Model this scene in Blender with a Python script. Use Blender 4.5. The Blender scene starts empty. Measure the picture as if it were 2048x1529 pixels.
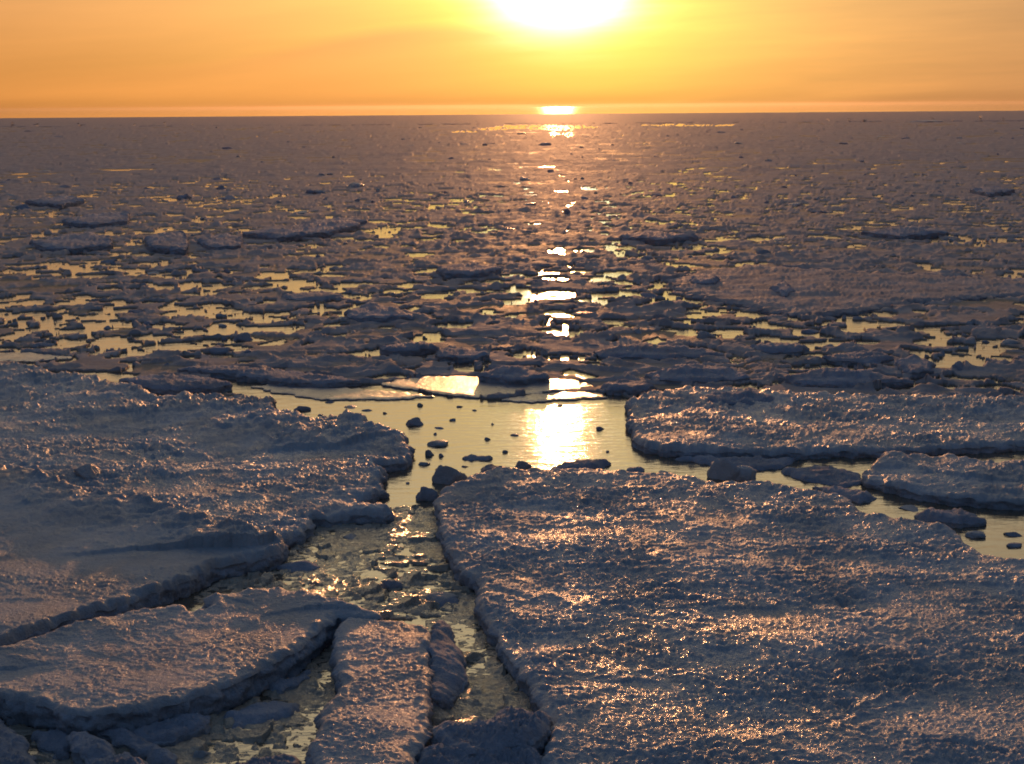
import bpy, bmesh, math, random
import numpy as np
from mathutils import Vector, Matrix, kdtree
from mathutils.geometry import delaunay_2d_cdt

random.seed(7)
RNG = np.random.default_rng(11)
SC = bpy.context.scene
COL = SC.collection
R = math.radians

# ------------------------------------------------------------------ camera
CAM_H = 6.0
F = 2700.0                       # focal length in photo pixels (2048 wide)
CX, CY = 1024.0, 764.5
PITCH = math.atan((CY - 212.0) / F)
ROLL = R(0.42)
cam_d = bpy.data.cameras.new('camera')
cam = bpy.data.objects.new('camera', cam_d)
COL.objects.link(cam)
cam_d.sensor_fit = 'HORIZONTAL'
cam_d.sensor_width = 36.0
cam_d.lens = 36.0 * F / 2048.0
cam_d.clip_start = 0.1
cam_d.clip_end = 60000.0
MAT = (Matrix.Translation((0, 0, CAM_H)) @ Matrix.Rotation(math.pi / 2 - PITCH, 4, 'X')
       @ Matrix.Rotation(-ROLL, 4, 'Z'))
cam.matrix_world = MAT
SC.camera = cam
M3 = np.array(MAT.to_3x3())


def ray(px, py):
    px = np.asarray(px, float); py = np.asarray(py, float)
    v = np.stack([(px - CX) / F, -(py - CY) / F, -np.ones_like(px)], -1)
    w = v @ M3.T
    return w / np.linalg.norm(w, axis=-1, keepdims=True)


def ground(px, py, z=0.0):
    d = ray(px, py)
    t = (z - CAM_H) / d[..., 2]
    return d[..., 0] * t, d[..., 1] * t


# ------------------------------------------------------------------ sun and sky
sd = ray(1116, -42)
SUN_EL = math.asin(sd[2]); SUN_AZ = math.atan2(sd[0], sd[1])      # azimuth from +Y to +X
SUN_DIR = Vector((float(sd[0]), float(sd[1]), float(sd[2])))
sl = bpy.data.lights.new('sun', 'SUN')
sl.energy = 2.5
sl.angle = R(1.2)
sl.color = (1.0, 0.42, 0.16)
so = bpy.data.objects.new('sun', sl)
COL.objects.link(so)
so.rotation_euler = SUN_DIR.to_track_quat('Z', 'Y').to_euler()

W = bpy.data.worlds.new('World')
SC.world = W
W.use_nodes = True
wn = W.node_tree.nodes; wl = W.node_tree.links
wn.clear()


def N(tree, typ, **kw):
    n = tree.nodes.new(typ)
    for k, v in kw.items():
        setattr(n, k, v)
    return n


def mth(tree, op, a, b=None, c=None, clamp=False):
    n = tree.nodes.new('ShaderNodeMath'); n.operation = op; n.use_clamp = clamp
    for i, v in enumerate((a, b, c)):
        if v is None: continue
        if isinstance(v, (int, float)): n.inputs[i].default_value = v
        else: tree.links.new(v, n.inputs[i])
    return n.outputs[0]


def vscale(tree, col, fac):
    n = tree.nodes.new('ShaderNodeVectorMath'); n.operation = 'SCALE'
    if isinstance(col, tuple): n.inputs[0].default_value = col
    else: tree.links.new(col, n.inputs[0])
    if isinstance(fac, (int, float)): n.inputs[3].default_value = fac
    else: tree.links.new(fac, n.inputs[3])
    return n.outputs[0]


def vadd(tree, a, b):
    n = tree.nodes.new('ShaderNodeVectorMath'); n.operation = 'ADD'
    tree.links.new(a, n.inputs[0]); tree.links.new(b, n.inputs[1])
    return n.outputs[0]


def sky_nodes():
    T = W.node_tree
    tc = N(T, 'ShaderNodeTexCoord')
    vn = N(T, 'ShaderNodeVectorMath', operation='NORMALIZE')
    T.links.new(tc.outputs['Generated'], vn.inputs[0])
    D = vn.outputs[0]
    dot = N(T, 'ShaderNodeVectorMath', operation='DOT_PRODUCT')
    T.links.new(D, dot.inputs[0]); dot.inputs[1].default_value = SUN_DIR
    th = mth(T, 'MULTIPLY', mth(T, 'ARCCOSINE', mth(T, 'MINIMUM', dot.outputs['Value'], 0.9999999)), 57.2958)
    sep = N(T, 'ShaderNodeSeparateXYZ'); T.links.new(D, sep.inputs[0])
    el = mth(T, 'MULTIPLY', mth(T, 'ARCSINE', sep.outputs[2]), 57.2958)
    elp = mth(T, 'MAXIMUM', el, 0.0)
    az = mth(T, 'MULTIPLY', mth(T, 'ARCTAN2', sep.outputs[0], sep.outputs[1]), 57.2958)

    def gauss(x, s):
        q = mth(T, 'DIVIDE', x, s)
        return mth(T, 'EXPONENT', mth(T, 'MULTIPLY', mth(T, 'MULTIPLY', q, q), -1.0))

    def expo(x, s):
        return mth(T, 'EXPONENT', mth(T, 'DIVIDE', x, -s))
    # the physical sky, low sun, is the base of the upper sky
    sky = N(T, 'ShaderNodeTexSky', sky_type='NISHITA')
    sky.sun_disc = False
    sky.sun_elevation = SUN_EL
    sky.sun_rotation = SUN_AZ
    sky.air_density = 1.0; sky.dust_density = 2.0; sky.ozone_density = 3.0
    tint = N(T, 'ShaderNodeVectorMath', operation='MULTIPLY')
    T.links.new(sky.outputs[0], tint.inputs[0]); tint.inputs[1].default_value = (0.72, 0.70, 0.55)
    base = vscale(T, tint.outputs[0], 0.016)
    dusk = vscale(T, (0.072, 0.122, 0.215), mth(T, 'POWER', mth(T, 'SUBTRACT', 1.0, expo(elp, 12.0)), 2.0))
    base = vadd(T, base, dusk)
    # streaks of thin cloud: noise stretched along the azimuth
    cv = N(T, 'ShaderNodeCombineXYZ')
    T.links.new(mth(T, 'MULTIPLY', mth(T, 'ADD', az, mth(T, 'MULTIPLY', el, -2.0)), 0.055), cv.inputs[0])
    T.links.new(mth(T, 'MULTIPLY', mth(T, 'ADD', el, mth(T, 'MULTIPLY', az, -0.05)), 0.55), cv.inputs[1])
    nz = N(T, 'ShaderNodeTexNoise'); nz.inputs['Scale'].default_value = 1.0
    nz.inputs['Detail'].default_value = 5.0; nz.inputs['Roughness'].default_value = 0.5
    T.links.new(cv.outputs[0], nz.inputs['Vector'])
    mr = N(T, 'ShaderNodeMapRange'); mr.inputs[1].default_value = 0.35; mr.inputs[2].default_value = 0.68
    mr.inputs[3].default_value = 0.86; mr.inputs[4].default_value = 1.09
    T.links.new(nz.outputs[0], mr.inputs[0])
    streak = mr.outputs[0]
    cv2 = N(T, 'ShaderNodeCombineXYZ')
    T.links.new(mth(T, 'MULTIPLY', mth(T, 'ADD', az, mth(T, 'MULTIPLY', el, 1.0)), 0.10), cv2.inputs[0])
    T.links.new(mth(T, 'MULTIPLY', mth(T, 'ADD', el, mth(T, 'MULTIPLY', az, -0.035)), 1.5), cv2.inputs[1])
    nz2 = N(T, 'ShaderNodeTexNoise'); nz2.inputs['Scale'].default_value = 1.0
    nz2.inputs['Detail'].default_value = 7.0; nz2.inputs['Roughness'].default_value = 0.62
    T.links.new(cv2.outputs[0], nz2.inputs['Vector'])
    fs = mth(T, 'MULTIPLY', mth(T, 'SUBTRACT', nz2.outputs[0], 0.5), mth(T, 'ADD', 0.10, mth(T, 'MULTIPLY', 0.38, mth(T, 'DIVIDE', mth(T, 'ADD', az, 2.0), 14.0, clamp=True))))
    streak = mth(T, 'ADD', streak, fs)
    # warm band of the low sky, strongest on the sun's side
    dazn = mth(T, 'SUBTRACT', az, math.degrees(SUN_AZ))
    side = mth(T, 'ADD', mth(T, 'MULTIPLY', gauss(dazn, 62.0), 0.94), 0.06)
    band = mth(T, 'MULTIPLY', gauss(elp, 13.5), side)
    warm = vscale(T, (0.76, 0.275, 0.060), mth(T, 'MULTIPLY', band, streak))
    # thin dusk cloud bank left of the sun: its arched upper edge dims the glow below it
    arch = mth(T, 'ADD', 1.6, mth(T, 'MULTIPLY', gauss(mth(T, 'ADD', az, 3.0), 7.5), 1.85))
    arch = mth(T, 'ADD', arch, mth(T, 'MULTIPLY', mth(T, 'SUBTRACT', nz.outputs[0], 0.5), 0.5))
    cm = mth(T, 'DIVIDE', mth(T, 'SUBTRACT', arch, el), 0.45, clamp=True)
    cm = mth(T, 'MULTIPLY', cm, gauss(mth(T, 'ADD', az, 8.0), 9.0))
    dim = mth(T, 'SUBTRACT', 1.0, mth(T, 'MULTIPLY', cm, 0.9))
    hi = vscale(T, (1.66, 1.25, 0.62), mth(T, 'MULTIPLY', mth(T, 'MULTIPLY', gauss(mth(T, 'SUBTRACT', el, 22.0), 10.5), gauss(dazn, 45.0)), streak))
    grey = vscale(T, (0.02, 0.05, 0.055), mth(T, 'MULTIPLY', mth(T, 'DIVIDE', mth(T, 'SUBTRACT', az, 5.0), 15.0, clamp=True), gauss(elp, 12.0)))
    # aureole of the sun
    dz2 = mth(T, 'MULTIPLY', dazn, 0.80); de2 = mth(T, 'MULTIPLY', mth(T, 'SUBTRACT', el, math.degrees(SUN_EL)), 1.22)
    the = mth(T, 'SQRT', mth(T, 'ADD', mth(T, 'MULTIPLY', dz2, dz2), mth(T, 'MULTIPLY', de2, de2)))
    thg = mth(T, 'MULTIPLY', the, mth(T, 'ADD', mth(T, 'MULTIPLY', streak, -0.9), 1.9))
    au1 = vscale(T, (1.5, 1.9, 0.05), mth(T, 'MULTIPLY', expo(thg, 2.15), dim))
    au2 = vscale(T, (3.0, 4.4, 5.0), gauss(thg, 1.85))
    au3 = vscale(T, (0.34, 0.25, 0.01), mth(T, 'MULTIPLY', mth(T, 'MULTIPLY', expo(th, 9.0), dim), mth(T, 'ADD', 0.35, mth(T, 'MULTIPLY', mth(T, 'MINIMUM', elp, 8.0), 0.17))))
    # thin bank of dusk haze lying on the horizon
    bank = mth(T, 'SUBTRACT', 1.0, mth(T, 'MULTIPLY', gauss(mth(T, 'SUBTRACT', el, 0.10), 0.34), 0.20))
    tot = vadd(T, vadd(T, base, warm), vadd(T, hi, vadd(T, au1, vadd(T, au2, au3))))
    tot = vscale(T, vadd(T, tot, grey), bank)
    rs = mth(T, 'DIVIDE', mth(T, 'SUBTRACT', az, 6.0), 14.0, clamp=True)
    tot = vscale(T, tot, mth(T, 'SUBTRACT', 1.0, mth(T, 'MULTIPLY', rs, 0.21)))
    bg = N(T, 'ShaderNodeBackground'); bg.inputs[1].default_value = 1.0
    T.links.new(tot, bg.inputs[0])
    out = N(T, 'ShaderNodeOutputWorld')
    T.links.new(bg.outputs[0], out.inputs[0])


sky_nodes()
SC.view_settings.view_transform = 'Standard'
SC.view_settings.look = 'None'
SC.view_settings.exposure = 0.0
SC.view_settings.gamma = 1.0
SC.render.engine = 'CYCLES'
SC.cycles.filter_width = 1.8
SC.cycles.max_bounces = 5
SC.cycles.diffuse_bounces = 2
SC.cycles.glossy_bounces = 3
SC.cycles.sample_clamp_indirect = 6.0


# ------------------------------------------------------------------ noise
def _h(ix, iy, seed):
    h = (ix.astype(np.int64) * 374761393 + iy.astype(np.int64) * 668265263 + seed * 1442695041) & 0xFFFFFFFF
    h = ((h ^ (h >> 13)) * 1274126177) & 0xFFFFFFFF
    return h ^ (h >> 16)


def perlin(x, y, seed=0):
    x = np.asarray(x, float); y = np.asarray(y, float)
    ix = np.floor(x); iy = np.floor(y)
    fx = x - ix; fy = y - iy
    ux = fx * fx * fx * (fx * (fx * 6 - 15) + 10); uy = fy * fy * fy * (fy * (fy * 6 - 15) + 10)

    def g(dx, dy):
        a = (_h(ix + dx, iy + dy, seed) & 1023) * (2 * math.pi / 1024)
        return np.cos(a) * (fx - dx) + np.sin(a) * (fy - dy)
    n0 = g(0, 0) * (1 - ux) + g(1, 0) * ux
    n1 = g(0, 1) * (1 - ux) + g(1, 1) * ux
    return (n0 * (1 - uy) + n1 * uy) * 1.5


def fbm(x, y, octv=4, seed=0, gain=0.5, lac=2.03):
    s = 0; a = 1.0; t = 0
    for k in range(octv):
        s = s + a * perlin(x, y, seed + k * 17); t += a
        x = x * lac + 3.1; y = y * lac - 1.7; a *= gain
    return s / t


def ridged(x, y, octv=4, seed=0, gain=0.55):
    s = 0; a = 1.0; t = 0
    for k in range(octv):
        n = 1 - np.abs(perlin(x, y, seed + k * 31)) * 1.8
        s = s + a * n; t += a
        x = x * 2.1 + 1.3; y = y * 2.1 + 7.7; a *= gain
    return s / t


def voronoi(x, y, seed=0, jit=0.9):
    """returns (edge distance F2-F1, random id 0..1, offset to the cell's point)"""
    ix = np.floor(x); iy = np.floor(y)
    f1 = np.full(x.shape, 9.0); f2 = np.full(x.shape, 9.0)
    rid = np.zeros(x.shape); ox = np.zeros(x.shape); oy = np.zeros(x.shape)
    for dx in (-1, 0, 1):
        for dy in (-1, 0, 1):
            h = _h(ix + dx, iy + dy, seed)
            px = ix + dx + 0.5 + ((h & 1023) / 1023 - 0.5) * jit
            py = iy + dy + 0.5 + (((h >> 10) & 1023) / 1023 - 0.5) * jit
            d = np.hypot(x - px, y - py)
            closer = d < f1
            f2 = np.where(closer, f1, np.minimum(f2, d))
            rid = np.where(closer, ((h >> 20) & 1023) / 1023, rid)
            ox = np.where(closer, x - px, ox); oy = np.where(closer, y - py, oy)
            f1 = np.where(closer, d, f1)
    return f2 - f1, rid, ox, oy


def sstep(a, b, x):
    t = np.clip((x - a) / (b - a), 0, 1)
    return t * t * (3 - 2 * t)


# ------------------------------------------------------------------ materials
def ice_material(name, base, rough, bump_scale, bump_dist, dirt=None, spec=0.5, coat=0.0, fine=1.0, low=False, glaze=False):
    m = bpy.data.materials.new(name); m.use_nodes = True
    T = m.node_tree; T.nodes.clear()
    out = N(T, 'ShaderNodeOutputMaterial'); b = N(T, 'ShaderNodeBsdfPrincipled')
    T.links.new(b.outputs[0], out.inputs[0])
    g = N(T, 'ShaderNodeNewGeometry')
    n1 = N(T, 'ShaderNodeTexNoise'); n1.inputs['Scale'].default_value = 0.9
    n1.inputs['Detail'].default_value = 6; n1.inputs['Roughness'].default_value = 0.6
    T.links.new(g.outputs['Position'], n1.inputs['Vector'])
    cr = N(T, 'ShaderNodeValToRGB')
    d = dirt or tuple(c * 0.72 for c in base)
    cr.color_ramp.elements[0].position = 0.34; cr.color_ramp.elements[0].color = (*d, 1)
    cr.color_ramp.elements[1].position = 0.62; cr.color_ramp.elements[1].color = (*base, 1)
    T.links.new(n1.outputs[0], cr.inputs[0]); T.links.new(cr.outputs[0], b.inputs['Base Color'])
    # patches of glazed crust between dull snow
    n2 = N(T, 'ShaderNodeTexNoise'); n2.inputs['Scale'].default_value = 2.3
    n2.inputs['Detail'].default_value = 8; n2.inputs['Roughness'].default_value = 0.7
    T.links.new(g.outputs['Position'], n2.inputs['Vector'])
    mr = N(T, 'ShaderNodeMapRange'); mr.inputs[1].default_value = 0.36; mr.inputs[2].default_value = 0.60
    mr.inputs[3].default_value = rough[0]; mr.inputs[4].default_value = rough[1]
    T.links.new(n2.outputs[0], mr.inputs[0]); T.links.new(mr.outputs[0], b.inputs['Roughness'])
    b.inputs['IOR'].default_value = 1.31
    b.inputs['Specular IOR Level'].default_value = spec
    b.inputs['Coat Weight'].default_value = coat
    b.inputs['Coat Roughness'].default_value = 0.17
    n3 = N(T, 'ShaderNodeTexNoise'); n3.inputs['Scale'].default_value = bump_scale
    n3.inputs['Detail'].default_value = 7; n3.inputs['Roughness'].default_value = 0.68
    mp = N(T, 'ShaderNodeMapping'); mp.inputs['Scale'].default_value = (0.75, 1.2, 1.0)
    T.links.new(g.outputs['Position'], mp.inputs[0]); T.links.new(mp.outputs[0], n3.inputs['Vector'])
    v = N(T, 'ShaderNodeTexVoronoi'); v.inputs['Scale'].default_value = bump_scale * 4.0
    T.links.new(g.outputs['Position'], v.inputs['Vector'])
    s = mth(T, 'ADD', n3.outputs[0], mth(T, 'MULTIPLY', v.outputs['Distance'], 0.12 * fine))
    bp = N(T, 'ShaderNodeBump'); bp.inputs['Strength'].default_value = 1.0
    bp.inputs['Distance'].default_value = bump_dist
    T.links.new(s, bp.inputs['Height']); T.links.new(bp.outputs[0], b.inputs['Normal']); T.links.new(bp.outputs[0], b.inputs['Coat Normal'])
    if glaze:    # refrozen melt glaze: broad patches, the largest on the near right floe
        ng = N(T, 'ShaderNodeTexNoise'); ng.inputs['Scale'].default_value = 0.45; ng.inputs['Detail'].default_value = 4
        T.links.new(g.outputs['Position'], ng.inputs['Vector'])
        sb = N(T, 'ShaderNodeVectorMath', operation='SUBTRACT'); T.links.new(g.outputs['Position'], sb.inputs[0])
        sb.inputs[1].default_value = (1.9, 13.3, 0.2)
        sc_ = N(T, 'ShaderNodeVectorMath', operation='MULTIPLY'); T.links.new(sb.outputs[0], sc_.inputs[0])
        sc_.inputs[1].default_value = (0.50, 0.42, 0.0)
        le = N(T, 'ShaderNodeVectorMath', operation='LENGTH'); T.links.new(sc_.outputs[0], le.inputs[0])
        near = mth(T, 'SUBTRACT', 1.25, le.outputs['Value'], clamp=True)
        pt = mth(T, 'MULTIPLY', mth(T, 'SUBTRACT', ng.outputs[0], 0.44), 2.2, clamp=True)
        T.links.new(mth(T, 'ADD', mth(T, 'MULTIPLY', pt, coat), mth(T, 'MULTIPLY', near, 0.45)), b.inputs['Coat Weight'])
    if low:      # thin new ice lies low, bare and dark; what is heaped above it carries snow
        sp = N(T, 'ShaderNodeSeparateXYZ'); T.links.new(g.outputs['Position'], sp.inputs[0])
        hz = N(T, 'ShaderNodeMapRange'); T.links.new(sp.outputs[2], hz.inputs[0])
        hz.inputs[1].default_value = 0.015; hz.inputs[2].default_value = 0.05
        mx = N(T, 'ShaderNodeMix', data_type='RGBA')
        T.links.new(hz.outputs[0], mx.inputs[0]); mx.inputs[6].default_value = (0.22, 0.185, 0.15, 1)
        T.links.new(cr.outputs[0], mx.inputs[7]); T.links.new(mx.outputs[2], b.inputs['Base Color'])
        T.links.new(mth(T, 'SUBTRACT', mr.outputs[0], mth(T, 'MULTIPLY', mth(T, 'SUBTRACT', 1.0, hz.outputs[0]), 0.12)), b.inputs['Roughness'])
        T.links.new(mth(T, 'ADD', spec, mth(T, 'MULTIPLY', mth(T, 'SUBTRACT', 1.0, hz.outputs[0]), 0.06)), b.inputs['Specular IOR Level'])
    return m


M_SNOW = ice_material('snow_crust', (0.40, 0.445, 0.50), (0.38, 0.75), 12.0, 0.045, spec=0.25, coat=0.35, glaze=True)
M_SMOOTH = ice_material('wind_packed_snow', (0.37, 0.41, 0.46), (0.5, 0.8), 22.0, 0.03, spec=0.2, coat=0.12)
M_EDGE = ice_material('broken_ice_edge', (0.34, 0.39, 0.47), (0.6, 0.85), 9.0, 0.06, spec=0.05)
M_BLOCK = ice_material('grey_block_ice', (0.30, 0.34, 0.42), (0.6, 0.85), 9.0, 0.06, spec=0.05)
M_BRASH = ice_material('wet_brash_ice', (0.36, 0.345, 0.36), (0.6, 0.85), 6.0, 0.03, spec=0.018, low=True)
M_SLUSH = ice_material('slush_ice', (0.42, 0.37, 0.30), (0.14, 0.36), 10.0, 0.06, spec=0.6, coat=0.9)
M_THIN = ice_material('thin_grey_ice', (0.30, 0.30, 0.32), (0.22, 0.45), 25.0, 0.010, coat=0.3)


def water_material():
    m = bpy.data.materials.new('sea_water'); m.use_nodes = True
    T = m.node_tree; T.nodes.clear()
    out = N(T, 'ShaderNodeOutputMaterial'); b = N(T, 'ShaderNodeBsdfPrincipled')
    T.links.new(b.outputs[0], out.inputs[0])
    b.inputs['Base Color'].default_value = (0.095, 0.085, 0.062, 1)
    b.inputs['Roughness'].default_value = 0.09
    b.inputs['IOR'].default_value = 2.3
    g = N(T, 'ShaderNodeNewGeometry')
    n = N(T, 'ShaderNodeTexNoise'); n.inputs['Scale'].default_value = 3.0
    n.inputs['Detail'].default_value = 5; n.inputs['Roughness'].default_value = 0.6
    mp = N(T, 'ShaderNodeMapping'); mp.inputs['Scale'].default_value = (0.7, 1.6, 1.0)
    T.links.new(g.outputs['Position'], mp.inputs[0]); T.links.new(mp.outputs[0], n.inputs['Vector'])
    bp = N(T, 'ShaderNodeBump'); bp.inputs['Strength'].default_value = 1.0
    ln = N(T, 'ShaderNodeVectorMath', operation='LENGTH'); T.links.new(g.outputs['Position'], ln.inputs[0])
    T.links.new(mth(T, 'MAXIMUM', 0.045, mth(T, 'SUBTRACT', 0.085, mth(T, 'MULTIPLY', ln.outputs['Value'], 0.0001))), b.inputs['Roughness'])
    T.links.new(mth(T, 'MINIMUM', 0.013, mth(T, 'DIVIDE', 1.0, ln.outputs['Value'])), bp.inputs['Distance'])
    T.links.new(n.outputs[0], bp.inputs['Height']); T.links.new(bp.outputs[0], b.inputs['Normal'])
    return m


M_WATER = water_material()


# ------------------------------------------------------------------ object helpers
def tag(o, label=None, cat=None, group=None, kind=None):
    if label: o['label'] = label
    if cat: o['category'] = cat
    if group: o['group'] = group
    if kind: o['kind'] = kind
    return o


def mesh_np(name, verts, faces, mat, smooth=True):
    """faces: (n,3) or (n,4) array"""
    me = bpy.data.meshes.new(name)
    verts = np.asarray(verts, np.float32); faces = np.asarray(faces, np.int32)
    k = faces.shape[1]
    me.vertices.add(len(verts)); me.vertices.foreach_set('co', verts.ravel())
    me.loops.add(faces.size); me.loops.foreach_set('vertex_index', faces.ravel())
    me.polygons.add(len(faces))
    me.polygons.foreach_set('loop_start', np.arange(0, faces.size, k, dtype=np.int32))
    me.update(calc_edges=True)
    me.materials.append(mat)
    me.polygons.foreach_set('use_smooth', np.full(len(faces), smooth))
    me.update()
    return me


def link(name, me, parent=None, loc=None):
    o = bpy.data.objects.new(name, me)
    COL.objects.link(o)
    if parent is not None: o.parent = parent
    if loc is not None: o.location = loc
    return o


def empty(name, loc):
    o = bpy.data.objects.new(name, None); COL.objects.link(o)
    o.location = loc; o.empty_display_size = 0.3
    return o


# polar bookkeeping: u = azimuth, v = log distance
def inside_polar(px, py, U, V):
    """even-odd membership of a world polygon on a polar grid U (cols), V (rows) -> bool [len(V), len(U)]"""
    pu = np.arctan2(px, py); pv = np.log(np.hypot(px, py))
    out = np.zeros((len(V), len(U)), bool)
    qu = np.roll(pu, -1); qv = np.roll(pv, -1)
    r0 = np.searchsorted(V, pv.min()); r1 = np.searchsorted(V, pv.max())
    for r in range(r0, r1):
        v = V[r]
        c = (pv > v) != (qv > v)
        if not c.any(): continue
        xs = np.sort(pu[c] + (v - pv[c]) / (qv[c] - pv[c]) * (qu[c] - pu[c]))
        idx = np.searchsorted(U, xs)
        for a, b in zip(idx[0::2], idx[1::2]):
            out[r, a:b] = True
    return out


def outline(pts, h, jag, seed, rough=1.0):
    """pixel outline on the plane z=h -> dense jagged world outline"""
    P = np.array(pts, float)
    x, y = ground(P[:, 0], P[:, 1], h)
    X = []; Y = []
    n = len(x)
    for i in range(n):
        j = (i + 1) % n
        L = math.hypot(x[j] - x[i], y[j] - y[i])
        dist = max(9.0, min(math.hypot(x[i], y[i]), math.hypot(x[j], y[j])))
        st = dist / 1350 * 1.9
        k = max(1, int(L / st))
        t = np.arange(k) / k
        X.append(x[i] + (x[j] - x[i]) * t); Y.append(y[i] + (y[j] - y[i]) * t)
    X = np.concatenate(X); Y = np.concatenate(Y)
    # round the hand-set corners a little, then tear the edge with noise
    for _ in range(3):
        X = (np.roll(X, 1) + 2 * X + np.roll(X, -1)) / 4; Y = (np.roll(Y, 1) + 2 * Y + np.roll(Y, -1)) / 4
    dx = np.roll(X, -1) - np.roll(X, 1); dy = np.roll(Y, -1) - np.roll(Y, 1)
    L = np.hypot(dx, dy) + 1e-9
    ar = 0.5 * np.sum(X * np.roll(Y, -1) - np.roll(X, -1) * Y)
    s = 1 if ar > 0 else -1
    nx = dy / L * s; ny = -dx / L * s                     # outward
    d = jag * (1.2 * fbm(X * 1.3, Y * 1.3, 3, seed) + 0.8 * perlin(X * 5, Y * 5, seed + 5) + 0.45 * perlin(X * 13, Y * 13, seed + 9))
    X = X + nx * d; Y = Y + ny * d
    if s < 0:
        X = X[::-1]; Y = Y[::-1]; nx = nx[::-1]; ny = ny[::-1]
    return X.copy(), Y.copy(), nx.copy(), ny.copy()


FLOE_POLYS = []      # (X, Y) outlines used to keep the brash away


def floe(name, label, pts, h, relief, mat_top=None, mat_edge=None, jag=0.06, seed=1, lod=1.0,
         group=None, cat='ice floe', rim=0.05, keep=True, tilt=None, slump=0.0, ridge=None):
    mat_top = mat_top or M_SNOW; mat_edge = mat_edge or M_EDGE
    X, Y, nx, ny = outline(pts, h, jag, seed)
    if keep: FLOE_POLYS.append((X, Y))
    cx, cy = X.mean(), Y.mean()
    du = 1 / 1350 * 1.15 * lod
    # rows as seen: step of ~0.8 px (1024 wide) in depression angle
    rmin = max(np.hypot(X, Y).min(), 6.0); rmax = np.hypot(X, Y).max()
    rows = []; r = rmin
    while r < rmax:
        rows.append(math.log(r)); r += max(0.012, (r * r + CAM_H ** 2) / CAM_H / 1350 * 0.85 * lod)
    V = np.array(rows)
    uu = np.arctan2(X, Y)
    U = np.arange(uu.min(), uu.max(), du)
    ins = inside_polar(X, Y, U, V)
    rr, cc = np.nonzero(ins)
    gu = U[cc] + (RNG.random(len(cc)) - .5) * du * .5
    gv = V[rr]
    gx = np.exp(gv) * np.sin(gu); gy = np.exp(gv) * np.cos(gu)
    kd = kdtree.KDTree(len(X))
    for i in range(len(X)): kd.insert((X[i], Y[i], 0), i)
    kd.balance()
    fnd = [kd.find((a, b, 0)) for a, b in zip(gx, gy)]
    D = np.array([q[2] for q in fnd]); NI = np.array([q[1] for q in fnd], int)
    spc = np.exp(gv) / 1350 * 0.7 * lod
    ok = D > spc
    gx, gy, D, NI = gx[ok], gy[ok], D[ok], NI[ok]
    nE = len(X)
    pts2 = [Vector((a - cx, b - cy)) for a, b in zip(np.concatenate([X, gx]), np.concatenate([Y, gy]))]
    edges = [(i, (i + 1) % nE) for i in range(nE)]
    vo, eo, fo, ov, oe, of = delaunay_2d_cdt(pts2, edges, [], 1, 1e-6, True)
    vo = np.array([(v.x, v.y) for v in vo])
    fa = np.array([f for f in fo if len(f) == 3], np.int32)
    wx = vo[:, 0] + cx; wy = vo[:, 1] + cy
    orig = np.array([o[0] if len(o) else -1 for o in ov])
    Dall = np.concatenate([np.zeros(nE), D])
    dist = np.where(orig >= 0, Dall[np.clip(orig, 0, None)], 0.0)

    ker = np.hanning(121); ker /= ker.sum()
    nys = np.convolve(np.concatenate([ny, ny, ny]), ker, 'same')[nE:2 * nE]
    FR = np.concatenate([nys, nys[NI]]); frv = FR[np.clip(orig, 0, None)]

    def H(x, y, d, fr=None):
        z = h + relief(x, y, d)
        z = z + rim * (np.exp(-((d - 0.06) / 0.07) ** 2) * (0.15 + 1.1 * fbm(x * 4, y * 4, 3, seed + 40)) - 0.8 * np.exp(-d / 0.03))
        if ridge and fr is not None:
            z = z + ridge[0] * sstep(0.1, 0.8, fr) * np.exp(-(d / ridge[1]) ** 2) * (0.85 + 0.6 * fbm(x * 1.2, y * 1.2, 3, seed + 90) + 0.35 * (ridged(x * 2.6, y * 4.2, 4, seed + 91, .65) - .5))
        if slump:
            z = z - slump * np.exp(-d / 0.25) * sstep(-0.1, 0.5, fbm(x * 1.5, y * 1.5, 3, seed + 77))
        if tilt is not None:
            z = z + (x - cx) * tilt[0] + (y - cy) * tilt[1]
        return z
    vz = H(wx, wy, dist, frv)
    root = empty(name, (cx, cy, 0))
    tag(root, label, cat, group)
    # faces up
    allb = np.nonzero((dist[fa] < 1e-9).any(1))[0]
    if len(allb):                                         # drop the slivers spanning the outline's notches
        mx = wx[fa[allb]].mean(1); my = wy[fa[allb]].mean(1)
        c = np.zeros(len(allb), int)
        X2 = np.roll(X, -1); Y2 = np.roll(Y, -1)
        for e in range(0, nE, 400):
            xa, ya, xb, yb = X[e:e + 400], Y[e:e + 400], X2[e:e + 400], Y2[e:e + 400]
            cr = (ya[None] > my[:, None]) != (yb[None] > my[:, None])
            xi = xa[None] + (my[:, None] - ya[None]) / (yb - ya + 1e-12)[None] * (xb - xa)[None]
            c += (cr & (xi > mx[:, None])).sum(1)
        kill = np.zeros(len(fa), bool); kill[allb[c % 2 == 0]] = True
        fa = fa[~kill]
    a = vo[fa[:, 1]] - vo[fa[:, 0]]; b = vo[fa[:, 2]] - vo[fa[:, 0]]
    fl = (a[:, 0] * b[:, 1] - a[:, 1] * b[:, 0]) < 0
    fa[fl] = fa[fl][:, ::-1]
    link('snow_cover', mesh_np('snow_cover', np.column_stack([vo, vz]), fa, mat_top), root)
    # broken side, from the rim to below the water
    zt = H(X, Y, np.zeros(nE), nys)
    lv = np.array([0, .06, .14, .23, .32, .41, .5, .59, .68, .78, .88, 1.0]); bot = -0.12
    arc = np.concatenate([[0], np.cumsum(np.hypot(np.diff(X), np.diff(Y)))])
    hs = min(1.4, h / 0.25 + .15)
    ring = []
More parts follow.
